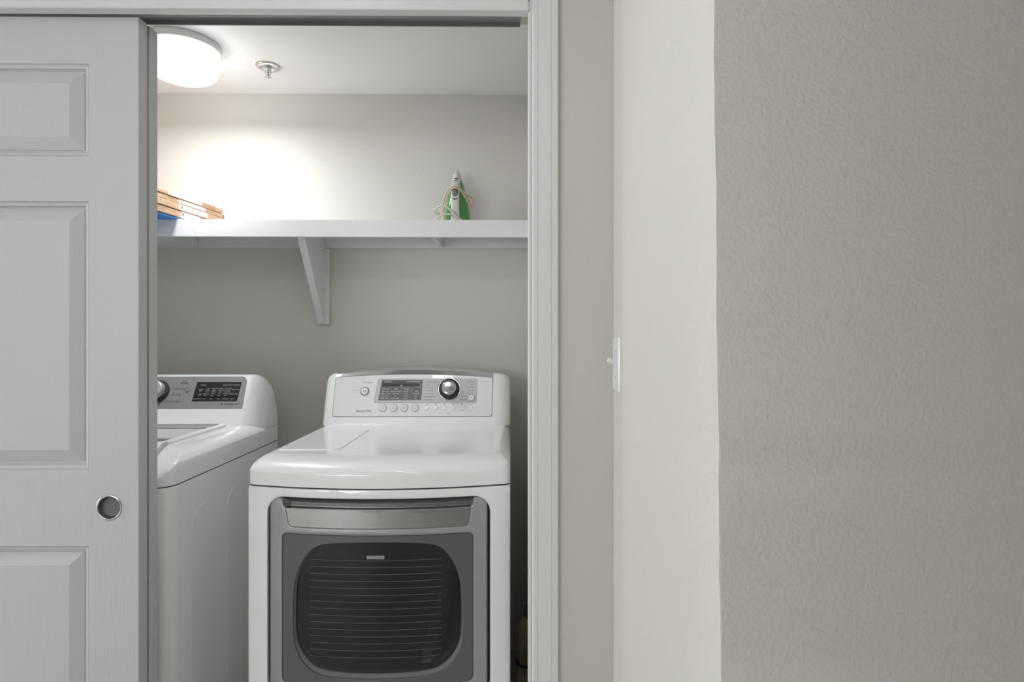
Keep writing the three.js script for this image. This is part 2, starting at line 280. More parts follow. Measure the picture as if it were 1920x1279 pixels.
// ---------------------------------------------------------------- boxes on the shelf
{
  const ang = -0.1189, right = [-1.1605, -2.4955], L = 0.455, W = 0.33;      // far right corner of the stack
  const place = (g) => { g.rotateY(ang); g.translate(right[0], 0, right[1]); return metric(g); };
  const at = (lx, lz) => [right[0] + lx * Math.cos(ang) + lz * Math.sin(ang), right[1] - lx * Math.sin(ang) + lz * Math.cos(ang)];
  const base = SHELF + 0.0003, [cx, cz] = at(-W / 2, L / 2);
  const f = thing('document_folder', 'flat bright blue folder lying under the stack of cardboard boxes', 'folder', cx, base, cz);
  part('cover', place(rb(-W + 0.01, base, 0.02, -0.006, base + 0.0072, L - 0.01, 0.002, 2)), M.blue, f);
  const th = [0.0262, 0.0233, 0.0182, 0.0168], dx = [0, 0.002, -0.001, 0.001], far = [0.012, 0.002, 0.0, 0.003];
  const lab = [[0.155, 0.265], [0.11, 0.275], [0.115, 0.275], [0.145, 0.335]];
  const where = ['lowest of the four tan cardboard boxes, lying on the blue folder', 'second lowest tan cardboard box, its white label a little left of the next', 'second highest tan cardboard box, under the top box of the stack', 'topmost tan cardboard box of the stack on the left of the shelf'];
  let y = base + 0.0078;
  th.forEach((h, i) => {
    const t = thing('cardboard_box', where[i], 'box', cx, y, cz, 'flat cardboard boxes stacked on the shelf');
    part('carton', place(rb(-W, y, far[i], dx[i], y + h - 0.0014, L - 0.004 * i, 0.0026, 2)), M.carton, t);
    const [a, b] = lab[i], hh = h - 0.004, w = b - a;
    const mat = printed(w, hh, 5200, (x, X, Y, k, Wp, Hp) => {
      x.fillStyle = '#dedbd7'; x.fillRect(0, 0, Wp, Hp);
      x.fillStyle = '#3c3c3c'; const s = Hp * 0.5, x0 = Wp - s * 1.7;
      const put = i === 2 ? Wp * 0.07 : Wp * 0.06; for (let k2 = 0; k2 < 5; k2++) x.fillRect(put + k2 * s * 0.2, Hp * 0.22, s * 0.12, s); x.fillRect(put, Hp * 0.42, s, s * 0.2);
      if (i === 2) for (let k2 = 0; k2 < 5; k2++) x.fillRect(x0 + k2 * s * 0.22, Hp * 0.25, s * 0.14, s * 0.9);
      x.fillStyle = '#8e8a86'; for (let r = 0; r < 2; r++) for (let c = 0; c < 9; c++) if ((c * 7 + r * 3 + i) % 4) x.fillRect(Wp * (0.24 + c * 0.075), Hp * (0.3 + r * 0.28), Wp * 0.05, Hp * 0.09);
    }, { roughness: 0.6 });
    const g = new THREE.PlaneGeometry(w, hh); g.rotateY(Math.PI / 2); g.translate(dx[i] + 0.0006, y + h / 2 - 0.0004, (a + b) / 2); g.rotateY(ang); g.translate(right[0], 0, right[1]);
    part('paper_label', g, mat, t, 'white printed paper sticker');
    if (i === 3) part('tape', place(bx(dx[i] + 0.0002, y + 0.0025, 0.06, dx[i] + 0.0008, y + h - 0.001, 0.135)), M.cartonDark, t);
    y += h;
  });
}

// ---------------------------------------------------------------- steam iron standing on its heel
{
  const cx = -0.2085, y0 = SHELF, t = thing('steam_iron', 'green and white steam iron standing upright with its cord wrapped round it', 'iron', cx, y0, -2.38);
  const zs = -2.415;                                                        // plane of the soleplate
  const hw = [[0, 0.0545], [0.05, 0.0580], [0.10, 0.0580], [0.25, 0.0545], [0.4, 0.0490], [0.55, 0.0400], [0.68, 0.0310], [0.8, 0.0210], [0.9, 0.0115], [0.96, 0.005], [1, 0.0005]], HT = 0.238;
  const W = (u) => { for (let i = 1; i < hw.length; i++) if (u <= hw[i][0]) { const [a, b] = hw[i - 1], [c, d] = hw[i]; return b + (d - b) * (u - a) / (c - a); } return 0; };
  const outline = (k, u0 = 0, u1 = 1) => { const l = []; for (let i = 0; i <= 30; i++) { const u = u0 + (u1 - u0) * i / 30; l.push([k * W(u), u * HT]); } for (let i = 30; i >= 0; i--) { const u = u0 + (u1 - u0) * i / 30; l.push([-k * W(u) - 1e-4, u * HT]); } return l; };
  part('soleplate', metric(move(slab(shapeOf(outline(1, 0.06, 1)), 0.007, 0.0015), cx, y0, zs)), M.steel, t);
  part('skirt', metric(move(slab(shapeOf(outline(0.96, 0, 0.975)), 0.013, 0.003), cx, y0, zs + 0.013)), M.ironWhite, t);
  const bulge = (u, a, k, dep, z) => [cx + k * W(u) * Math.cos(a), y0 + u * HT, z + dep * Math.min(1, W(u) / 0.045) * Math.sin(a)];
  part('water_tank', [grid(28, 24, (i, j) => bulge(0.01 + i * 0.84, Math.PI * (1 - j), 0.88, 0.042, zs + 0.0125)), move(slab(shapeOf([...Array(25)].map((_, j) => [0.0485 * Math.cos(Math.PI * j / 24), 0.042 * Math.sin(Math.PI * j / 24)])), 0.002).rotateX(-Math.PI / 2).scale(1, 1, -1), cx, y0 + 0.001, zs + 0.0125)], M.green, t);
  part('nose', grid(20, 16, (i, j) => { const u = 0.58 + i * 0.36, a = Math.PI * (1 - j), w = 0.0172 * Math.sqrt(Math.max(0.003, 1 - Math.pow(Math.max(0, (u - 0.76) / 0.185), 2))), top = 1 - Math.pow(Math.max(0, (i - 0.75) / 0.25), 2) * 0.8; return [cx + w * Math.cos(a), y0 + u * HT, zs + 0.014 + (0.05 - 0.022 * i) * top * Math.sin(a)]; }), M.ironWhite, t);
  { // handle: a rounded bar out from the nose and back down to the heel
    const c = new THREE.CatmullRomCurve3([[cx, y0 + 0.160, zs + 0.035], [cx, y0 + 0.163, zs + 0.065], [cx, y0 + 0.148, zs + 0.088], [cx, y0 + 0.10, zs + 0.094], [cx, y0 + 0.05, zs + 0.092], [cx, y0 + 0.004, zs + 0.082]].map(V));
    part('handle', grid(40, 20, (i, j) => { const p = c.getPointAt(i), q = c.getTangentAt(i), a = j * Math.PI * 2, n = new THREE.Vector3(0, -q.z, q.y), w = 0.0168 - 0.001 * Math.sin(i * Math.PI), s = Math.sign, e = 0.6, ca = Math.cos(a), sa = Math.sin(a); return [p.x + w * s(ca) * Math.pow(Math.abs(ca), e), p.y + n.y * 0.012 * s(sa) * Math.pow(Math.abs(sa), e), p.z + n.z * 0.012 * s(sa) * Math.pow(Math.abs(sa), e)]; }), M.ironWhite, t);
    part('heel', rb(cx - 0.030, y0, zs + 0.012, cx + 0.030, y0 + 0.012, zs + 0.094, 0.005), M.ironWhite, t);
    part('thermostat_dial', move(turn(lathe([[0, 0.008], [0.0135, 0.008], [0.0155, 0.006], [0.016, 0]]), Math.PI / 2), cx, y0 + 0.1585, zs + 0.070), M.greyPlastic, t);
    part('steam_button', move(new THREE.SphereGeometry(1, 24, 16).scale(0.0125, 0.0185, 0.007), cx, y0 + 0.1225, zs + 0.103), M.greyPlastic, t);
    const s = []; for (let i = 0; i <= 10; i++) { const u = -1 + i / 5; s.push([cx + u * 0.0085, y0 + 0.0955 + 0.0022 * u * u, zs + 0.1062]); }
    part('stripe', tube(s, 0.0018, 20, 6), M.black, t);
    const bars = []; for (let i = 0; i < 7; i++) bars.push(bx(cx - 0.0088 + i * 0.0025, y0 + 0.184 + (i % 3 ? 0 : -0.0006), zs + 0.0555, cx - 0.0069 + i * 0.0025, y0 + 0.1872 + (i % 2 ? 0.0008 : 0), zs + 0.0562));
    part('maker_mark', bars, M.black, t);
  }
  const q = (px, py, z) => [cx + (px - 560) * 0.0001925, y0 - 0.4235 + (0.4235 + (1318 - py) * 0.0001925) * (1 - (z - 0.05) / 2.365), zs + z]; // sketch units of the cord's course
  part('power_cord', [
    tube([q(300, 1300, 0.05), q(292, 1100, 0.046), q(300, 900, 0.052), q(350, 700, 0.075), q(440, 560, 0.098), q(540, 495, 0.112), q(620, 505, 0.112), q(710, 590, 0.098), q(800, 740, 0.068), q(860, 900, 0.045), q(885, 1080, 0.03), q(870, 1300, 0.03)], 0.0031, 70),
    tube([q(325, 1300, 0.054), q(322, 1050, 0.056), q(345, 850, 0.062), q(400, 690, 0.082), q(480, 575, 0.104), q(560, 530, 0.113), q(640, 560, 0.112), q(730, 680, 0.09), q(810, 830, 0.066), q(870, 920, 0.040), q(905, 850, 0.030), q(860, 730, 0.03), q(800, 690, 0.055)], 0.0029, 70),
    tube([q(470, 960, 0.108), q(560, 1060, 0.112), q(620, 1140, 0.110), q(690, 1230, 0.09), q(720, 1300, 0.075)], 0.0031, 30),
  ], M.cord, t, 'beige cord wound over the handle');
  part('cord_loop', [
    tube([q(150, 985, 0.10), q(240, 915, 0.11), q(340, 885, 0.118), q(420, 920, 0.12), q(500, 1000, 0.119), q(600, 1110, 0.115), q(700, 1180, 0.1), q(800, 1300, 0.085)], 0.0032, 50),
    tube([q(150, 1300, 0.112), q(190, 1165, 0.115), q(290, 1090, 0.12), q(390, 1060, 0.122), q(480, 1065, 0.12), q(520, 1120, 0.108)], 0.0034, 40),
  ], M.cordWhite, t, 'pale loop of the cord');
  part('plug_prongs', [tube([q(150, 1010, 0.095), q(200, 1035, 0.095), q(252, 1052, 0.095)], 0.0026, 8, 6), tube([q(160, 1040, 0.088), q(250, 1075, 0.088)], 0.0022, 8, 6)], M.steel, t);
}

// ---------------------------------------------------------------- shared machine shapes
const sm = (q) => 1 - Math.sqrt(Math.max(0, 1 - q * q));
function rolledTop(outer, inner, yTop, dropAt, ySeam, n = 12, e = 2) {                // pan-shaped lid: skirt, quarter-round shoulder, flat top
  const D = (i) => (typeof dropAt === 'number' ? dropAt : dropAt(i)), l = [outer.map(([x, z]) => [x, ySeam, z]), outer.map(([x, z], i) => [x, (ySeam + yTop - D(i)) / 2, z])];
  for (let k = 0; k <= n; k++) { const s = 1 - Math.cos(k / n * Math.PI / 2); l.push(outer.map(([x, z], i) => [x + (inner[i][0] - x) * s, yTop - D(i) * (1 - Math.pow(1 - Math.pow(1 - s, e), 1 / e)), z + (inner[i][1] - z) * s])); }
  return rings(l, true, 0.6);
}
function bend(g, fn, edge = 0.03) {                                          // pushes a flat sheet out along +z by fn(x)
  const t = new TessellateModifier(edge, 12).modify(g.index ? g.toNonIndexed() : g), p = t.attributes.position;
  for (let i = 0; i < p.count; i++) p.setZ(i, p.getZ(i) + fn(p.getX(i)));
  t.deleteAttribute('normal'); return toCreasedNormals(t, 0.6);
}
function frameMatrix(y, z, tilt) { return new THREE.Matrix4().makeTranslation(0, y, z).multiply(new THREE.Matrix4().makeRotationX(-tilt)); }

// ---------------------------------------------------------------- dryer
{
  const xc = -0.3445, hw = 0.3445, zF = -1.62, zB = -2.37, BOW = 0.055, bow = (x) => BOW * (1 - ((x - xc) / hw) ** 2);
  const t = thing('clothes_dryer', 'white front loading clothes dryer with a dark window in its silver door', 'dryer', xc, 0, -1.99);
  const SEAM = H(-0.3865), TOP = H(-0.318);
  // cabinet shell
  part('cabinet', [rb(xc - hw, 0.03, zF - 0.002, xc - hw + 0.012, SEAM - 0.003, zB, 0.004), rb(xc + hw - 0.012, 0.03, zF - 0.002, xc + hw, SEAM - 0.003, zB, 0.004), bx(xc - hw + 0.01, 0.03, zB, xc + hw - 0.01, SEAM - 0.003, zB + 0.012), bx(xc - hw + 0.01, 0.03, zF - 0.02, xc + hw - 0.01, 0.045, zB + 0.01), bx(xc - hw + 0.01, SEAM - 0.02, zF - 0.03, xc + hw - 0.01, SEAM - 0.004, zB + 0.01)], M.enamel, t);
  for (const [x, z] of [[-0.3, -1.68], [0.3, -1.68], [-0.3, -2.3], [0.3, -2.3]]) part('foot', move(cyl(0.018, 0.022, 0.031, 16), xc + x, 0.0155, z), M.rubber, t);
  // bowed front with the door opening
  const x0 = xc - hw, x1 = xc + hw, open = rrPts(-0.632, 0.34, -0.053, H(-0.4135), 0.045), front = shapeOf(rrPts(x0, 0.035, x1, SEAM - 0.004, 0.007, 4), [open]);
  part('front_panel', metric(move(bend(slab(front, 0.018, 0.003), bow), 0, 0, zF)), M.enamel, t);
  part('seam', metric(move(bend(slab(shapeOf([[x0 + 0.004, SEAM - 0.008], [x1 - 0.004, SEAM - 0.008], [x1 - 0.004, SEAM + 0.004], [x0 + 0.004, SEAM + 0.004]]), 0.012), bow), 0, 0, zF - 0.005)), M.seam, t);
  const drumHole = []; for (let i = 0; i < 48; i++) drumHole.push([xc + 0.235 * Math.cos(i / 24 * Math.PI), H(-0.69) + 0.20 * Math.sin(i / 24 * Math.PI)]);
  part('bulkhead', metric(move(bend(slab(shapeOf(rrPts(-0.65, 0.33, -0.04, H(-0.40), 0.03), [drumHole]), 0.004), bow), 0, 0, zF - 0.024)), M.gasket, t);
  // drum behind the window
  const drum = [grid(1, 64, (i, j) => [xc + 0.285 * Math.cos(j * 2 * Math.PI), H(-0.66) + 0.285 * Math.sin(j * 2 * Math.PI), -1.605 - i * 0.66]), move(turn(lathe([[0, 0.02], [0.12, 0.02], [0.15, 0.008], [0.285, 0]], 48), Math.PI / 2), xc, H(-0.66), -2.264)];
  const dr = part('drum', drum, M.drum, t);
  for (const a of [0.5, 2.6, 4.7]) { const g = rb(-0.025, -0.285, -0.3, 0.025, -0.235, 0.3, 0.02); g.rotateZ(a); part('drum_fin', move(g, xc, H(-0.66), -1.95), M.silver, dr); }
  // door
  const door = thing0('door', t);
  const hTop = H(-0.4165), wx0 = -0.5895, wx1 = -0.0965, wy1 = H(-0.5065), wy0 = H(-0.892);
  const N = [[-0.589, hTop], [-0.586, H(-0.434)], [-0.580, H(-0.440)], [-0.571, H(-0.480)], [-0.566, H(-0.4865)], [-0.556, H(-0.4885)], [-0.121, H(-0.4885)], [-0.112, H(-0.4865)], [-0.108, H(-0.480)], [-0.103, H(-0.440)], [-0.097, H(-0.434)], [-0.094, hTop]];
  const outer = rrPts(-0.6235, 0.35, -0.0605, hTop, [0.03, 0.03, 0.024, 0.024]);
  const cut = []; // outer outline with the handle notch taken out of its top edge
  const topStart = outer.findIndex(([x, y], i) => i > 20 && Math.abs(y - hTop) < 1e-9 && x > -0.3);
  outer.forEach((p, i) => { cut.push(p); if (i === topStart) [...N].reverse().forEach((q) => cut.push(q)); });
  part('door_frame', metric(move(bend(slab(shapeOf(cut, [rrPts(wx0, wy0, wx1, wy1, 0.014)]), 0.030, 0.0045, 3), bow, 0.035), 0, 0, zF + 0.003)), M.doorSilver, door, 'satin silver door frame');
  // window bezel with rounded octagonal opening
  const Wc = -0.3415, Hc = H(-0.701), wpts = [[0.145, 0.168], [0.172, 0.152], [0.197, 0.118], [0.212, 0.078], [0.217, 0.045], [0.217, -0.075], [0.210, -0.105], [0.190, -0.138], [0.160, -0.160], [0.125, -0.168]];
  const curve = new THREE.CatmullRomCurve3([...wpts, ...wpts.map(([a, b]) => [-a, b]).reverse()].map(([a, b]) => new THREE.Vector3(Wc + a, Hc + b, 0)), true, 'centripetal').getSpacedPoints(110).slice(0, -1).map((v) => [v.x, v.y]);
  if (THREE.ShapeUtils.area(curve.map(([a, b]) => new THREE.Vector2(a, b))) < 0) curve.reverse();
  part('window_bezel', metric(move(bend(slab(shapeOf(rrPts(wx0 + 0.0005, wy0 + 0.0005, wx1 - 0.0005, wy1 - 0.0005, 0.0138), [curve]), 0.006, 0.001, 1), bow), 0, 0, zF - 0.0005)), M.smoke, door, 'dark grey bezel');
  const ringIn = curve.map(([a, b]) => [Wc + (a - Wc) * 0.965, Hc + 0.004 + (b - Hc) * 0.945]);
  part('window_ring', [rings([curve.map(([a, b]) => [a, b, zF - 0.006 + bow(a)]), curve.map(([a, b], i) => [a + (ringIn[i][0] - a) * 0.6, b + (ringIn[i][1] - b) * 0.6, zF - 0.013 + bow(a)]), ringIn.map(([a, b]) => [a, b, zF - 0.022 + bow(a)])], false)], M.gasket, door);
  part('window_glass', metric(move(bend(slab(shapeOf(curve.map(([a, b]) => [Wc + (a - Wc) * 0.975, Hc + 0.003 + (b - Hc) * 0.96])), 0.002), bow), 0, 0, zF - 0.0125)), M.glass, door, 'tinted glass');
  for (let k = 0; k < 15; k++) { const y = Hc + 0.127 - k * 0.0178, g = slab(shapeOf([[Wc - 0.176, y - 0.0004], [Wc + 0.163, y - 0.0004], [Wc + 0.163, y + 0.0004], [Wc - 0.176, y + 0.0004]]), 0.0004); part('thin_line', metric(move(bend(g, bow, 0.05), 0, 0, zF - 0.0115)), M.line, door); }  // thin grey lines across the inner glass
  part('small_strip', metric(move(bend(slab(shapeOf([[-0.368, H(-0.570)], [-0.323, H(-0.570)], [-0.323, H(-0.561)], [-0.368, H(-0.561)]]), 0.0004), bow), 0, 0, zF - 0.0115)), M.panelGrey, door);  // small grey strip on the inner glass
  // pocket handle: flush steel strip with a hollow above it
  const strip = shapeOf([[-0.5795, H(-0.4405)], [-0.5705, H(-0.480)], [-0.5655, H(-0.486)], [-0.556, H(-0.488)], [-0.121, H(-0.488)], [-0.1125, H(-0.486)], [-0.1085, H(-0.480)], [-0.0995, H(-0.4405)]]);
  part('door_handle', metric(move(bend(slab(strip, 0.006, 0.0008, 1), bow), 0, 0, zF + 0.0025)), M.steel, door, 'brushed steel handle strip');
  part('handle_recess', grid(30, 12, (i, j) => { const x = -0.590 + i * 0.501, a = j * Math.PI * 0.62, e = Math.min(1, Math.min(i, 1 - i) * 26); return [x, H(-0.4185) - 0.022 * (1 - Math.cos(a)) / 1.36 * 1.0, zF + bow(x) - 0.004 - 0.018 * Math.sin(a) * Math.sqrt(e)]; }), M.recess, door);
  // top cover
  const arc = (inset) => {
    const l = [[x0, zB]], r = 0.022, n = 6;
    const fz = (x) => zF + bow(x);
    for (let i = 0; i <= n; i++) { const a = i / n * Math.PI / 2; l.push([x0 + r - r * Math.cos(a), fz(x0 + r) - r + r * Math.sin(a)]); }
    for (let i = 1; i < 24; i++) { const x = x0 + r + (2 * hw - 2 * r) * i / 24; l.push([x, fz(x)]); }
    for (let i = 0; i <= n; i++) { const a = (1 - i / n) * Math.PI / 2; l.push([x1 - r + r * Math.cos(a), fz(x1 - r) - r + r * Math.sin(a)]); }
    l.push([x1, zB]); return l;
  };
  const o = arc(), inn = o.map(([x, z]) => [xc + (x - xc) * (1 - 0.036 / hw), zB + (z - zB) * 0.880]);
  part('top_cover', rolledTop(o, inn, TOP, 0.036, SEAM), M.enamel, t);
  part('filter_lid', metric(move(turn(slab(shapeOf(rrPts(-0.654, -2.10, -0.481, -1.733, [0.006, 0.006, 0.03, 0.006]).map(([x, z]) => [x, -z])), 0.006, 0.002), -Math.PI / 2), 0, TOP + 0.0025, 0)), M.enamel, t, 'flush white lid over the lint filter');
  // console
  const us = []; for (let i = 0; i <= 14; i++) us.push(-0.3445 + 0.0545 * (1 - Math.cos(i / 14 * Math.PI / 2))); for (let i = 1; i < 20; i++) us.push(-0.29 + 0.58 * i / 20); for (let i = 14; i >= 0; i--) us.push(0.3445 - 0.0545 * (1 - Math.cos(i / 14 * Math.PI / 2)));
  const tilt = Math.atan2(0.06, 0.165), plane = (y) => -2.225 - (y - H(-0.302)) * 0.3636;
  const pc = -0.3555, up = 0.2905;
  const sec = (u) => {
    const x = xc + u, v = x - pc, q = Math.max(0, (Math.abs(u) - 0.287) / 0.0575), dz = 0.05 * sm(Math.min(1, q)), e = Math.max(0, (Math.abs(u) - 0.3145) / 0.03), dy = 0.03 * sm(Math.min(1, e));
    const k = Math.min(1.3, (v / up) ** 2), ft = H(-0.139) - 0.011 * k - dy, tp = H(-0.1145) - 0.0195 * k - dy;
    return [[TOP - 0.004, -2.2195 - dz], [H(-0.312), -2.2205 - dz], [H(-0.303), -2.2235 - dz], [ft, plane(ft) - dz], [ft + (tp - ft) * 0.62, plane(ft) - dz - 0.008], [tp - 0.001, plane(ft) - 0.024 - dz], [tp, Math.max(zB + 0.004, plane(ft) - 0.034 - dz)], [tp - 0.003, zB + 0.001], [TOP - 0.004, zB]].map(([y, z]) => [x, y, z]);
  };
  const secs = us.map(sec), ns = secs[0].length;
  const con = [grid(us.length - 1, ns - 1, (i, j, a, b) => { const p = secs[a][ns - 1 - b]; return p; }, 0.5)];
  for (const s of [0, secs.length - 1]) { const l = secs[s], f = THREE.ShapeUtils.triangulateShape(l.map((p) => new THREE.Vector2(p[2], p[1])), []), g = new THREE.BufferGeometry(); g.setAttribute('position', new THREE.Float32BufferAttribute(f.flatMap((tr) => tr.flatMap((i) => l[i])), 3)); g.computeVertexNormals(); con.push(g); }
  const console_ = part('console', metric(merge(con)), M.plastic, t);
  const xs = []; for (let i = 0; i <= 40; i++) xs.push(pc - up + 2 * up * i / 40);
  part('chrome_strip', grid(40, 5, (i, j, a, b) => { const s = sec(xs[a] - xc).slice(3, 8), p = s[Math.min(4, 4 - Math.min(4, b))]; const n = [0.0012, 0.0014, 0.0016, 0.0012, 0.0012][4 - Math.min(4, b)]; return [p[0], p[1] + n * 0.9, p[2] + n]; }, 0.5), M.stripChrome, console_, 'curved brushed chrome strip');
  // control panel: all in the frame of the sloping face (x across, y up the slope)
  const F = frameMatrix(H(-0.302), -2.225, tilt), cp = (name, g, m, parent, label) => part(name, g.applyMatrix4(F), m, parent, label);
  const px0 = pc - up + 0.0005, px1 = pc + up - 0.0005, topS = (x) => 0.1738 - 0.0118 * ((x - pc) / up) ** 2;
  const outline = [[px0 + 0.012, 0.014], [px1 - 0.012, 0.014], [px1 - 0.004, 0.0165], [px1 - 0.0015, 0.025]]; for (let i = 0; i <= 24; i++) { const x = px1 + 0.004 * 0 + (px0 - px1) * i / 24; outline.push([x, topS(x) - 0.0012]); } outline.push([px0 + 0.0015, 0.025], [px0 + 0.004, 0.0165]);
  const rim = slab(shapeOf(outline.map(([x, y]) => [pc + (x - pc) * 1.0045, 0.094 + (y - 0.094) * 1.022])), 0.004); rim.translate(0, 0, 0.0012);
  part('panel_edge', metric(rim.applyMatrix4(F)), M.gasket, console_);
  const W = px1 - px0, Hh = 0.18, k = 3400;
  const faceMat = printed(W, Hh, k, (x, X, Y) => {
    x.fillStyle = '#e9e9e9'; x.fillRect(0, 0, 9999, 9999);
    const tx = (s, mx, my, sz, c = '#8d8d8d', al = 'center', w = '', st = '') => text(x, s, X(mx - px0), Y(my), sz * k, c, al, w, st);
    tx('SensorDry', -0.5345, 0.0345, 0.0115, '#7d7d7d', 'center', 'bold', 'italic');
    tx('TrueSteam', -0.5255, 0.142, 0.0078, '#8a8a8a'); tx('LG', -0.583, 0.141, 0.0085, '#bdbdbd');
    tx('POWER', -0.569, 0.112, 0.005, '#b0b0b0'); x.strokeStyle = '#bbb'; x.lineWidth = 2; x.beginPath(); x.moveTo(X(-0.582 - px0), Y(0.1035)); x.lineTo(X(-0.556 - px0), Y(0.1035)); x.stroke();
    const cap = ['MORE TIME', 'LESS TIME', 'RACK DRY', 'WRINKLE CARE', 'DAMP DRY', 'STEAM'], xs6 = [-0.3036, -0.2717, -0.2398, -0.2078, -0.1759, -0.1439];
    xs6.forEach((a, i) => { x.fillStyle = '#4c4c4c'; x.fillRect(X(a - px0) - 8, Y(0.0582) - 4, 16, 8); tx(cap[i].split(' ')[0], a, 0.0375, 0.0036, '#a4a4a4'); });
    tx('CUSTOM', -0.2238, 0.0285, 0.0042, '#a0a0a0'); tx('PROGRAM', -0.2238, 0.0235, 0.0036, '#a8a8a8');
  }, { roughness: 0.28, clearcoat: 0.4 });
  const pf = slab(shapeOf(outline), 0.004, 0.0008, 1); pf.translate(0, 0, 0.0022); uvRect(pf, px0, 0, px1, Hh);
  const pan = cp('control_panel', pf, faceMat, t, 'white control panel');
  // bezel with programme names
  const b0 = -0.4985, b1 = -0.1235, B = rrPts(b0, 0.065, b1, 0.155, 0.008); const slant = B.map(([x, y]) => [x + (x < -0.3 ? (y - 0.065) * 0.13 : 0), y]);
  const rim2 = slab(shapeOf(slant.map(([x, y]) => [(x + 0.31) * 1.006 - 0.31, (y - 0.11) * 1.024 + 0.11])), 0.002); rim2.translate(0, 0, 0.0026); cp('bezel_edge', rim2, M.panelGrey, pan);
  const bezMat = printed(b1 - b0, 0.09, 4200, (x, X, Y, kk) => {
    x.fillStyle = '#c6c6c6'; x.fillRect(0, 0, 9999, 9999);
    const L = ['COTTON/NORMAL', 'TOWELS', 'HEAVY DUTY', 'BULKY/LARGE', 'ANTI BACTERIAL', 'STEAM SANITARY\u2122', 'STEAM FRESH\u2122'], ys = [0.1435, 0.1325, 0.1215, 0.1105, 0.0985, 0.0872, 0.0755];
    L.forEach((s, i) => text(x, s, X(-0.3175 + (6 - i) * 0.0006 - b0), Y(ys[i] - 0.065), 0.0052 * kk, '#6a6a6a', 'left', i === 0 || i > 4 ? 'bold' : ''));
    const R = ['DELICATES', 'WOOL', 'PERM PRESS', 'SPEED DRY', 'FRESHEN UP']; const yr = [0.1435, 0.1335, 0.1225, 0.1105, 0.1000];
    R.forEach((s, i) => text(x, s, X(-0.1325 - b0), Y(yr[i] - 0.065), 0.0052 * kk, '#6a6a6a', 'right', i ? '' : 'bold'));
    text(x, 'AIR DRY', X(-0.1585 - b0), Y(0.0885 - 0.065), 0.0052 * kk, '#6a6a6a', 'right'); text(x, 'TIME DRY', X(-0.1585 - b0), Y(0.0765 - 0.065), 0.0056 * kk, '#5a5a5a', 'right', 'bold');
    text(x, 'START/PAUSE', X(-0.1425 - b0), Y(0.0695 - 0.065), 0.0034 * kk, '#6a6a6a');
    x.strokeStyle = '#9a9a9a'; x.lineWidth = 2; for (const yy of [0.1435, 0.1335, 0.1215]) { x.beginPath(); x.moveTo(X(-0.175 - b0), Y(yy - 0.065)); x.lineTo(X(-0.163 - b0), Y(yy - 0.065)); x.stroke(); x.beginPath(); x.moveTo(X(-0.262 - b0), Y(yy - 0.065)); x.lineTo(X(-0.268 - b0), Y(yy - 0.065)); x.stroke(); }
  }, { roughness: 0.35 });
  const bz = slab(shapeOf(slant), 0.002, 0.0004, 1); bz.translate(0, 0, 0.0032); uvRect(bz, b0, 0.065, b1, 0.155); cp('programme_bezel', bz, bezMat, pan, 'light grey programme bezel');
  // display
  const dm = printed(0.16, 0.077, 6400, (x, X, Y, kk, Wp, Hp) => {
    x.fillStyle = '#707070'; x.fillRect(0, 0, Wp, Hp); x.fillStyle = '#5a5a5a'; x.fillRect(0, 0, Wp, Hp * 0.16);
    x.fillStyle = '#343434'; x.fillRect(Wp * 0.07, Hp * 0.165, Wp * 0.87, Hp * 0.175); x.strokeStyle = '#888'; x.lineWidth = 3; x.strokeRect(Wp * 0.07, Hp * 0.165, Wp * 0.87, Hp * 0.175);
    text(x, 'REMAINING', Wp * 0.2, Hp * 0.1, Hp * 0.062, '#d8d8d8', 'center', 'bold'); text(x, 'EST. TIME REMAINING', Wp * 0.79, Hp * 0.085, Hp * 0.058, '#cfcfcf', 'center', 'bold'); text(x, '38', Wp * 0.51, Hp * 0.29, Hp * 0.1, '#dedede', 'center', 'bold');
    const C = [['VERY DRY', 'MORE DRY', 'NORMAL DRY', 'LESS DRY', 'DAMP DRY'], ['HIGH', 'MEDIUM HIGH', 'MEDIUM', 'LOW', 'ULTRA LOW'], ['60 MIN', '50 MIN', '40 MIN', '30 MIN', '20 MIN'], ['', 'HIGH', 'MEDIUM', 'LOW', 'OFF']];
    C.forEach((c, i) => c.forEach((s, j) => { const cx2 = Wp * (0.155 + i * 0.238 - j * 0.004), cy = Hp * (0.46 + j * 0.112); x.fillStyle = '#474747'; x.beginPath(); x.ellipse(cx2, cy, Wp * 0.085, Hp * 0.038, 0, 0, 7); x.fill(); if (s) text(x, s, cx2, cy, Hp * 0.068, '#e0e0e0', 'center', 'bold'); }));
  }, { roughness: 0.18, clearcoat: 0.6 });
  const ds = slab(shapeOf([[-0.4825, 0.0742], [-0.3260, 0.0755], [-0.3240, 0.1515], [-0.4745, 0.1505]]), 0.002, 0.0002, 1); ds.translate(0, 0, 0.0042); uvRect(ds, -0.4825, 0.0742, -0.3240, 0.1515); cp('display_screen', ds, dm, pan, 'dark display');
  // dial
  const ax = (g, x, y, z) => { turn(g, Math.PI / 2); return move(g, x, y, z); };
  cp('dial_ring', ax(lathe([[0, 0.001], [0.0405, 0.001], [0.0425, 0.0022], [0.0412, 0.0022], [0.0412, 0.0004]]), -0.2245, 0.1165, 0.003), M.chrome, pan);
  cp('dial_collar', ax(lathe([[0, 0.012], [0.0335, 0.012], [0.0375, 0.009], [0.0390, 0.001]], 48), -0.2245, 0.1160, 0.0032), M.rubber, pan, 'black dial collar');
  const knob = cp('dial_knob', ax(lathe([[0, 0.030], [0.020, 0.030], [0.0255, 0.0285], [0.0275, 0.025], [0.0285, 0.008]], 48), -0.2240, 0.1155, 0.003), M.steel, pan, 'brushed silver knob');
  cp('dial_grip', move(new THREE.SphereGeometry(1, 24, 14).scale(0.0195, 0.0085, 0.006), -0.2240, 0.110, 0.0325), M.panelGrey, pan);
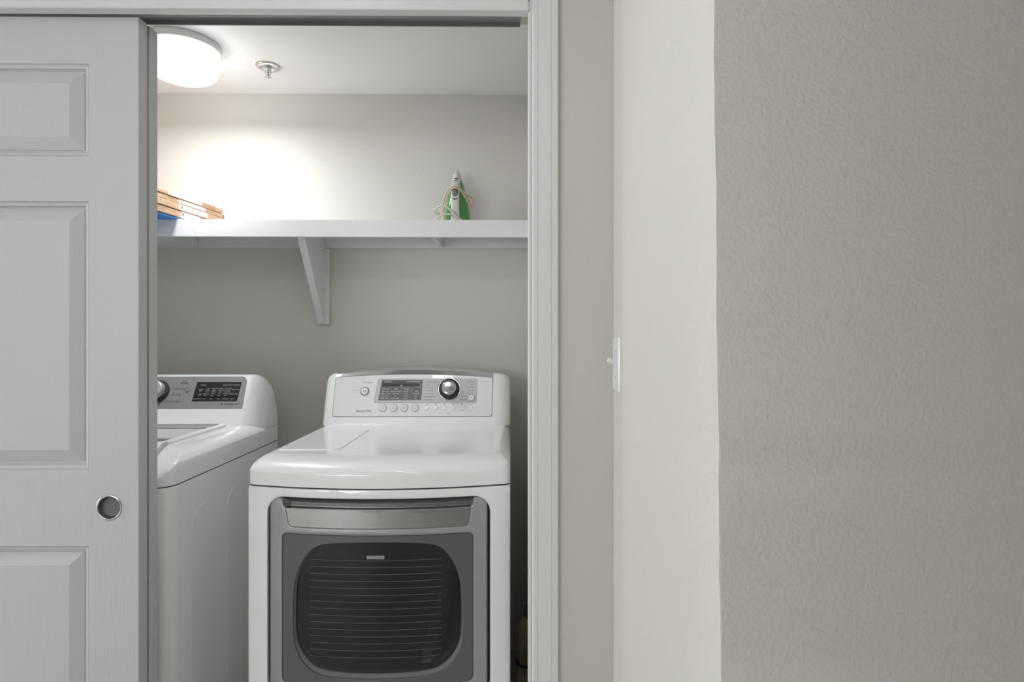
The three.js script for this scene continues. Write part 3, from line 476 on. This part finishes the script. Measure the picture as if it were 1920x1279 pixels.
  // buttons
  cp('power_button', ax(lathe([[0, 0.004], [0.010, 0.004], [0.0125, 0.003], [0.013, 0]]), -0.535, 0.1085, 0.002), M.plastic, pan);
  cp('power_ring', ax(lathe([[0.0128, 0.0005], [0.0138, 0.0028], [0.0158, 0.0028], [0.0165, 0.0005]]), -0.535, 0.1085, 0.002), M.panelGrey, pan);
  cp('power_symbol', move(new THREE.TorusGeometry(0.0042, 0.0009, 6, 20, 5.2).rotateZ(2.1), -0.535, 0.1085, 0.0062), M.panelGrey, pan);
  const bl = [['MORE', 'TIME'], ['TEMP', 'CONTROL'], ['TIME', 'DRY'], ['CUSTOM', 'PGM']];
  [-0.4641, -0.4253, -0.3865, -0.3477].forEach((x, i) => {
    const m = printed(0.029, 0.029, 3600, (c, X, Y, kk, Wp) => { c.fillStyle = '#e2e2e2'; c.fillRect(0, 0, Wp, Wp); text(c, bl[i][0], Wp / 2, Wp * 0.4, Wp * 0.17, '#9a9a9a'); text(c, bl[i][1], Wp / 2, Wp * 0.62, Wp * 0.17, '#9a9a9a'); });
    const g = ax(lathe([[0, 0.0035], [0.0115, 0.0035], [0.0135, 0.0026], [0.014, 0]]), x, 0.0462, 0.002); uvRect(g, x - 0.0145, 0.0317, x + 0.0145, 0.0607); const b = cp('round_button', g, m, pan);
    part('button_ring', ax(lathe([[0.0138, 0.0004], [0.0142, 0.0016], [0.0150, 0.0016], [0.0154, 0.0004]]), x, 0.0462, 0.002).applyMatrix4(F), M.silver, pan);
  });
  [-0.3036, -0.2717, -0.2398, -0.2078, -0.1759, -0.1439].forEach((x) => cp('option_button', move(new THREE.SphereGeometry(1, 18, 10).scale(0.0075, 0.0065, 0.0022), x + 0.001, 0.0455, 0.0022), M.plastic, pan));
  cp('start_button', ax(lathe([[0, 0.005], [0.007, 0.005], [0.0095, 0.0035], [0.0105, 0]]), -0.1425, 0.0838, 0.0032), M.plastic, pan);
  cp('start_ring', ax(lathe([[0.0104, 0.0004], [0.011, 0.0022], [0.0135, 0.0022], [0.0142, 0.0004]]), -0.1425, 0.0838, 0.0032), M.silver, pan);
  cp('start_symbol', move(slab(shapeOf([[-0.0022, -0.0026], [0.0026, 0], [-0.0022, 0.0026]]), 0.0006), -0.1428, 0.0838, 0.0088), M.black, pan);
}
function thing0(name, parent) { const g = new THREE.Group(); g.name = name; OFF.set(g, OFF.get(parent)); parent.add(g); return g; }

// ---------------------------------------------------------------- washer
{
  const xc = -1.2385, hw = 0.3435, x0 = xc - hw, x1 = xc + hw, zF = -1.618, zB = -2.372, SEAM = H(-0.3955), TOP = H(-0.311);
  const t = thing('washing_machine', 'white top loading washing machine partly behind the sliding door', 'washer', xc, 0, -1.99);
  const plan = (r, g = 0) => { const l = [[x0 + g, zB]]; for (let i = 0; i <= 8; i++) { const a = i / 8 * Math.PI / 2; l.push([x0 + g + r - r * Math.cos(a), zF - g - r + r * Math.sin(a)]); } for (let i = 0; i <= 8; i++) { const a = (1 - i / 8) * Math.PI / 2; l.push([x1 - g - r + r * Math.cos(a), zF - g - r + r * Math.sin(a)]); } l.push([x1 - g, zB]); return l; };
  const P = plan(0.045), body = (y) => P.map(([x, z]) => [x, y, z]);
  part('cabinet', rings([body(0.03), body(SEAM - 0.003)], true, 0.5), M.enamel, t);
  for (const [x, z] of [[-0.3, -1.68], [0.3, -1.68], [-0.3, -2.3], [0.3, -2.3]]) part('foot', move(cyl(0.018, 0.022, 0.031, 16), xc + x, 0.0155, z), M.rubber, t);
  const Q = plan(0.043, 0.003); part('seam', rings([Q.map(([x, z]) => [x, SEAM - 0.01, z]), Q.map(([x, z]) => [x, SEAM + 0.006, z])], true, 0.5), M.seam, t);
  for (const [a, b] of [[1.727, 1.868], [1.946, 2.079]]) { // pressed oval ribs in the side sheet
    const c = (a + b) / 2, r = (b - a) / 2, pts = [[-r, 0.12], [r, 0.12]]; for (let i = 0; i <= 20; i++) { const q = i / 20 * Math.PI; pts.push([r * Math.cos(q), H(-0.482) - r + r * Math.sin(q)]); }
    const g = slab(shapeOf(pts), 0.006, 0.0022, 3); turn(g, 0, Math.PI / 2); part('side_rib', metric(move(g, x1 + 0.0014, 0, -c)), M.enamel, t);
  }
  part('badge', rb(-1.03, H(-0.4655), zF + 0.0015, -0.9335, H(-0.418), zF - 0.002, 0.001, 1), M.silver, t, 'small grey badge on the front');
  const inn = P.map(([x, z]) => [xc + (x - xc) * (1 - 0.046 / hw), zB + (z - zB) * (1 - 0.165 / (zF - zB))]);
  // the lid well is cut out of the flat top, so the top is a shoulder ring plus four borders
  const dropAt = (i) => { const k = Math.min(1, Math.max(0, i < 9 ? (i - 1) / 8 : (17 - i + 1) / 8 * 1)); return 0.032 + 0.040 * (i === 0 || i >= P.length - 1 ? 0 : k * k * (3 - 2 * k)); };
  const TOPG = rolledTop(P, inn, TOP, dropAt, SEAM, 14, 1.6);
  part('top_cover', TOPG, M.enamel, t);
  // lid: white frame, sunk look made by a raised rim round dark glass
  const lx0 = -1.489, lx1 = -0.987, lz0 = -1.772, lz1 = -2.152;
  const flat = (pts, holes, y, th, bev) => metric(move(turn(slab(shapeOf(pts.map(([x, z]) => [x, -z]), holes?.map((h) => h.map(([x, z]) => [x, -z]))), th, bev, 2), -Math.PI / 2), 0, y, 0));
  const gx0 = lx0 + 0.02, gx1 = lx1 - 0.019, gz0 = lz0 - 0.016, gz1 = lz1 + 0.003;
  const lid = part('lid', flat(rrPts(lx0, lz1, lx1, lz0, 0.012), [rrPts(gx0, gz1, gx1, gz0, 0.006)], TOP + 0.008, 0.0095, 0.003), M.plastic, t, 'white lid frame');
  part('lid_glass', flat(rrPts(gx0 - 0.002, gz1 - 0.002, gx1 + 0.002, gz0 + 0.002, 0.006), null, TOP + 0.0016, 0.0012, 0), M.smokeGlass, lid, 'dark smoked glass');
  part('lid_back_frame', [flat(rrPts(gx0, gz1, gx1, gz1 + 0.055, 0.002), null, TOP + 0.0036, 0.002, 0.0008), flat(rrPts(gx0, gz1 + 0.026, gx1, gz1 + 0.029, 0.001), null, TOP + 0.0052, 0.002, 0.0006)], M.silver, lid);
  { // front lip of the lid follows the rolled front edge
    const LF = 0.165, prof = []; for (let k = 0; k <= 14; k++) { const s = 1.0 - k / 14 * 0.82, q = 1 - Math.min(1, s); prof.push([zF - s * LF, TOP - 0.072 * (1 - Math.pow(1 - Math.pow(q, 1.6), 1 / 1.6))]); }
    const up = prof.map(([z, y], i) => { const a = prof[Math.max(0, i - 1)], b = prof[Math.min(14, i + 1)], dz = b[0] - a[0], dy = b[1] - a[1], L = Math.hypot(dz, dy), o = i === 14 ? 0.004 : i === 0 ? 0.006 : 0.0105; return [z - dy / L * o, y + dz / L * o]; });
    const loop = [...up, ...prof.slice().reverse()];
    const flare = (z) => 0.032 * Math.pow(Math.min(1, Math.max(0, (z + 1.783) / 0.14)), 1.3), ringAt = (x, k) => loop.map(([z, y]) => [x + k * flare(z), y, z]);
    part('lid_lip', rings([ringAt(lx0, -1), ringAt(lx1, 1)], true, 0.6), M.silver, lid, 'grey grip lip at the front of the lid');
    part('lip_band', rings([up.slice(1, 12).map(([z, y]) => [lx0 + 0.006 - flare(z), y + 0.001, z + 0.0006]), up.slice(1, 12).map(([z, y]) => [lx1 - 0.005 + flare(z), y + 0.001, z + 0.0006])], false, 0.6), M.plastic, lid);
  }
  // console: sloping front with domed ends
  const us = []; for (let i = 0; i <= 16; i++) us.push(-0.3435 + 0.0705 * (1 - Math.cos(i / 16 * Math.PI / 2))); for (let i = 1; i < 16; i++) us.push(-0.273 + 0.546 * i / 16); for (let i = 16; i >= 0; i--) us.push(0.3435 - 0.0705 * (1 - Math.cos(i / 16 * Math.PI / 2)));
  const base = H(-0.336), tilt = Math.atan2(0.06, 0.109);
  const prof = [[TOP - 0.025, -2.158], [TOP + 0.001, -2.160], [TOP + 0.010, -2.166], [H(-0.2563), -2.2], [H(-0.1467), -2.2603], [H(-0.1420), -2.2645], [H(-0.1395), -2.275], [H(-0.1390), -2.30], [H(-0.143), -2.345], [H(-0.155), -2.366], [base, zB]];
  const sec = (u) => { const q = Math.min(1, Math.max(0, (Math.abs(u) - 0.2785) / 0.065)), dz = 0.135 * sm(q), k = Math.pow(Math.max(0, 1 - q * q), 0.55); return prof.map(([y, z]) => [xc + u, base + (y - base) * (y > TOP ? k : Math.max(k, 0.0)), Math.max(zB, z - dz * (1 - 0.0))]); };
  const secs = us.map(sec), ns = prof.length;
  const con = part('console', metric(grid(us.length - 1, ns - 1, (i, j, a, b) => secs[a][ns - 1 - b], 0.55)), M.enamel, t);
  const F = frameMatrix(H(-0.2563), -2.2, tilt), cp = (name, g, m, parent, label) => part(name, g.applyMatrix4(F), m, parent, label);
  const pxl = -1.515, pxr = -0.9585, outl = rrPts(pxl, 0.0015, pxr, 0.1252, [0.002, 0.002, 0.022, 0.022]).map(([x, y]) => [x - (x > xc ? 0.05 * y : -0.05 * y), y]);
  const rim = slab(shapeOf(outl.map(([x, y]) => [(x - xc) * 1.008 + xc, (y - 0.063) * 1.025 + 0.063])), 0.002); rim.translate(0, 0, 0.0008); cp('panel_edge', rim, M.chrome, con);
  const k = 3000, pm = printed(pxr - pxl, 0.126, k, (x, X, Y) => {
    x.fillStyle = '#a2a3a4'; x.fillRect(0, 0, 9999, 9999);
    const tx = (s, mx, my, sz, c = '#303030', al = 'center', w = '', st = 'italic') => text(x, s, X(mx - pxl), Y(my), sz * k, c, al, w, st);
    tx('Perm.', -1.186, 0.107, 0.0072); tx('Normal', -1.186, 0.0985, 0.0082, '#202020', 'center', 'bold'); tx('Delicates', -1.196, 0.0775, 0.0092); tx('Bedding', -1.204, 0.053, 0.0092); tx('Downloaded', -1.212, 0.0270, 0.0092);
    x.strokeStyle = '#6a6a6a'; x.lineWidth = 2; for (const [a, b, y] of [[-1.237, -1.214, 0.0985], [-1.228, -1.220, 0.0775], [-1.230, -1.224, 0.053], [-1.256, -1.240, 0.0270]]) { x.beginPath(); x.moveTo(X(a - pxl), Y(y)); x.lineTo(X(b - pxl), Y(y)); x.stroke(); }
    x.strokeStyle = '#5a5a5a'; x.beginPath(); x.roundRect(X(-1.1785 - pxl), Y(0.0775), 0.022 * k, 0.026 * k, 0.006 * k); x.stroke(); tx('N', -1.1680, 0.0645, 0.0125, '#151515', 'center', 'bold');
    tx('TrueBalance\u2122', -0.9970, 0.0178, 0.0085, '#202020', 'center', 'bold'); x.fillStyle = '#202020'; x.save(); x.translate(X(-1.0335 - pxl), Y(0.018)); x.rotate(Math.PI / 4); x.strokeStyle = '#202020'; x.lineWidth = 4; x.strokeRect(-8, -8, 16, 16); x.fillRect(-3, -3, 6, 6); x.restore();
    tx('4.5 cu.ft.', -1.0, 0.1115, 0.0048, '#6a6a6a');
  }, { roughness: 0.36, metalness: 0.45 });
  const pf = slab(shapeOf(outl), 0.003, 0.0006, 1); pf.translate(0, 0, 0.0022); uvRect(pf, pxl, 0, pxr, 0.126); const pan = cp('control_panel', pf, pm, t, 'brushed grey control panel');
  const sm2 = printed(0.165, 0.076, 6000, (x, X, Y, kk, Wp, Hp) => {
    x.fillStyle = '#1b1b1d'; x.fillRect(0, 0, Wp, Hp);
    const w = (s, a, b, z = 0.07, c = '#cfcfcf') => text(x, s, Wp * (a + (1 - b) * 0.0), Hp * b, Hp * z, c, 'center', '', '');
    w('88:88', 0.70, 0.16, 0.17, '#8c8c8c'); w('-  -  -  -  -', 0.40, 0.16, 0.08, '#5d5d5d'); w('Power', 0.17, 0.16, 0.085); w('Start/Pause', 0.90, 0.16, 0.07);
    [['Speed', 'Wash', 0.14, 0.39], ['Stain', 'Care', 0.14, 0.64]].forEach(([a, b, c, d]) => { w(a, c, d); w(b, c, d + 0.08, 0.06); });
    ['Hot', 'Extra High', 'Heavy', 'Steam Plus'].forEach((s, i) => w(s, 0.30 + i * 0.145, 0.34)); ['Warm', 'High', 'Normal', 'Fresh Care'].forEach((s, i) => w(s, 0.29 + i * 0.145, 0.43)); ['Cold', 'Medium', 'Light', 'Cold Wash'].forEach((s, i) => w(s, 0.285 + i * 0.145, 0.52)); ['Tap Cold', 'Low', 'Soil', 'Pre Wash'].forEach((s, i) => w(s, 0.275 + i * 0.145, 0.62)); ['Temp.', 'Spin', 'Level', 'Soak'].forEach((s, i) => w(s, 0.27 + i * 0.145, 0.71));
    w('Add Items', 0.90, 0.40, 0.07); w('Delay Wash', 0.88, 0.63, 0.08);
    ['Control Panel', 'Rinse', 'Spin', 'Soil', 'Extra Rinse', 'Signal'].forEach((s, i) => w(s, 0.10 + i * 0.155, 0.88, 0.066)); x.fillStyle = '#777'; for (let i = 0; i < 5; i++) x.fillRect(Wp * (0.18 + i * 0.155), Hp * 0.83, 2, Hp * 0.1);
  }, { roughness: 0.2, clearcoat: 0.7 });
  const s = slab(shapeOf([[-1.1418, 0.0283], [-0.9805, 0.0283], [-0.9790, 0.1037], [-1.1393, 0.1037]]), 0.0015, 0.0002, 1); s.translate(0, 0, 0.0034); uvRect(s, -1.1418, 0.0283, -0.9790, 0.1037); cp('display_screen', s, sm2, pan, 'black touch display');
  const ax = (g, x, y, z) => { turn(g, Math.PI / 2); return move(g, x, y, z); };
  cp('dial_collar', ax(lathe([[0, 0.012], [0.0375, 0.012], [0.0425, 0.0085], [0.045, 0.001]], 48), -1.2765, 0.0655, 0.0025), M.rubber, pan, 'black dial collar');
  cp('dial_knob', ax(lathe([[0, 0.034], [0.026, 0.034], [0.0315, 0.032], [0.0335, 0.028], [0.035, 0.008]], 48), -1.2765, 0.0655, 0.0025), M.silver, pan, 'silver knob');
}

// ---------------------------------------------------------------- mop head beside the dryer
{
  const cx = 0.062, cz = -2.29, t = thing('string_mop', 'beige cotton string mop standing in the dark gap right of the dryer', 'mop', cx, 0, cz);
  const strings = [];
  for (let i = 0; i < 90; i++) {
    const a = rnd() * Math.PI * 2, k = 0.45 + 0.55 * Math.sqrt(rnd()), c = Math.cos(a), s = Math.sin(a), j = () => (rnd() - 0.5) * 0.006, R = (r) => r * k;
    strings.push(tube([[cx + R(0.008) * c, 0.235, cz + R(0.010) * s], [cx + R(0.030) * c + j(), 0.215, cz + R(0.032) * s], [cx + R(0.043) * c + j(), 0.165, cz + R(0.046) * s + j()], [cx + R(0.043) * c + j(), 0.115, cz + R(0.046) * s + j()], [cx + R(0.036) * c + j(), 0.068, cz + R(0.038) * s], [cx + R(0.045) * c + j(), 0.03, cz + R(0.055) * s + j()], [cx + R(0.050) * c + j(), 0.004, cz + R(0.070) * s + j()]], 0.0023 + rnd() * 0.0008, 16, 5));
  }
  const y = part('mop_strings', merge(strings), M.yarn, t); y.userData.kind = 'stuff';
  part('stitched_band', move(turn(new THREE.TorusGeometry(0.0375, 0.005, 8, 36), Math.PI / 2), cx, 0.068, cz), M.yarnDark, t, 'dark stitched band');
  part('mop_socket', move(cyl(0.012, 0.018, 0.06, 20), cx + 0.008, 0.25, cz), M.greyPlastic, t);
  part('mop_handle', tube([[cx + 0.009, 0.26, cz], [cx + 0.03, 0.8, cz - 0.05], [cx + 0.045, 1.35, cz - 0.1]], 0.011, 20, 12), M.wood, t);
}

// ---------------------------------------------------------------- light switch on the side wall
{
  const x = 0.2448, y = H(-0.062), z = -1.389, t = thing('light_switch', 'white toggle light switch on the bright side wall', 'switch', x, y, z);
  part('wall_plate', rings([[0, 0.0008], [0, -0.0035], [0.0025, -0.0058], [0.006, -0.0066]].map(([i, d]) => rrPts(z - 0.0395 + i, y - 0.062 + i, z + 0.0395 - i, y + 0.062 - i, 0.003, 3).map(([a, b]) => [x + d, b, a])), true, 0.25), M.ironWhite, t);
  const g = rb(-0.019, -0.0052, -0.0048, 0.002, 0.0052, 0.0048, 0.0022); g.rotateZ(-0.28); part('toggle', move(g, x - 0.006, y + 0.0045, z), M.ironWhite, t);
  for (const dy of [-0.030, 0.030]) part('screw', move(turn(cyl(0.0032, 0.0032, 0.0012, 14), 0, 0, Math.PI / 2), x - 0.0069, y + dy, z), M.silver, t);
}

scene.traverse((o) => { if (o.isMesh && o.name !== 'diffuser_shade') o.castShadow = o.receiveShadow = true; });
renderer.render(scene, camera);
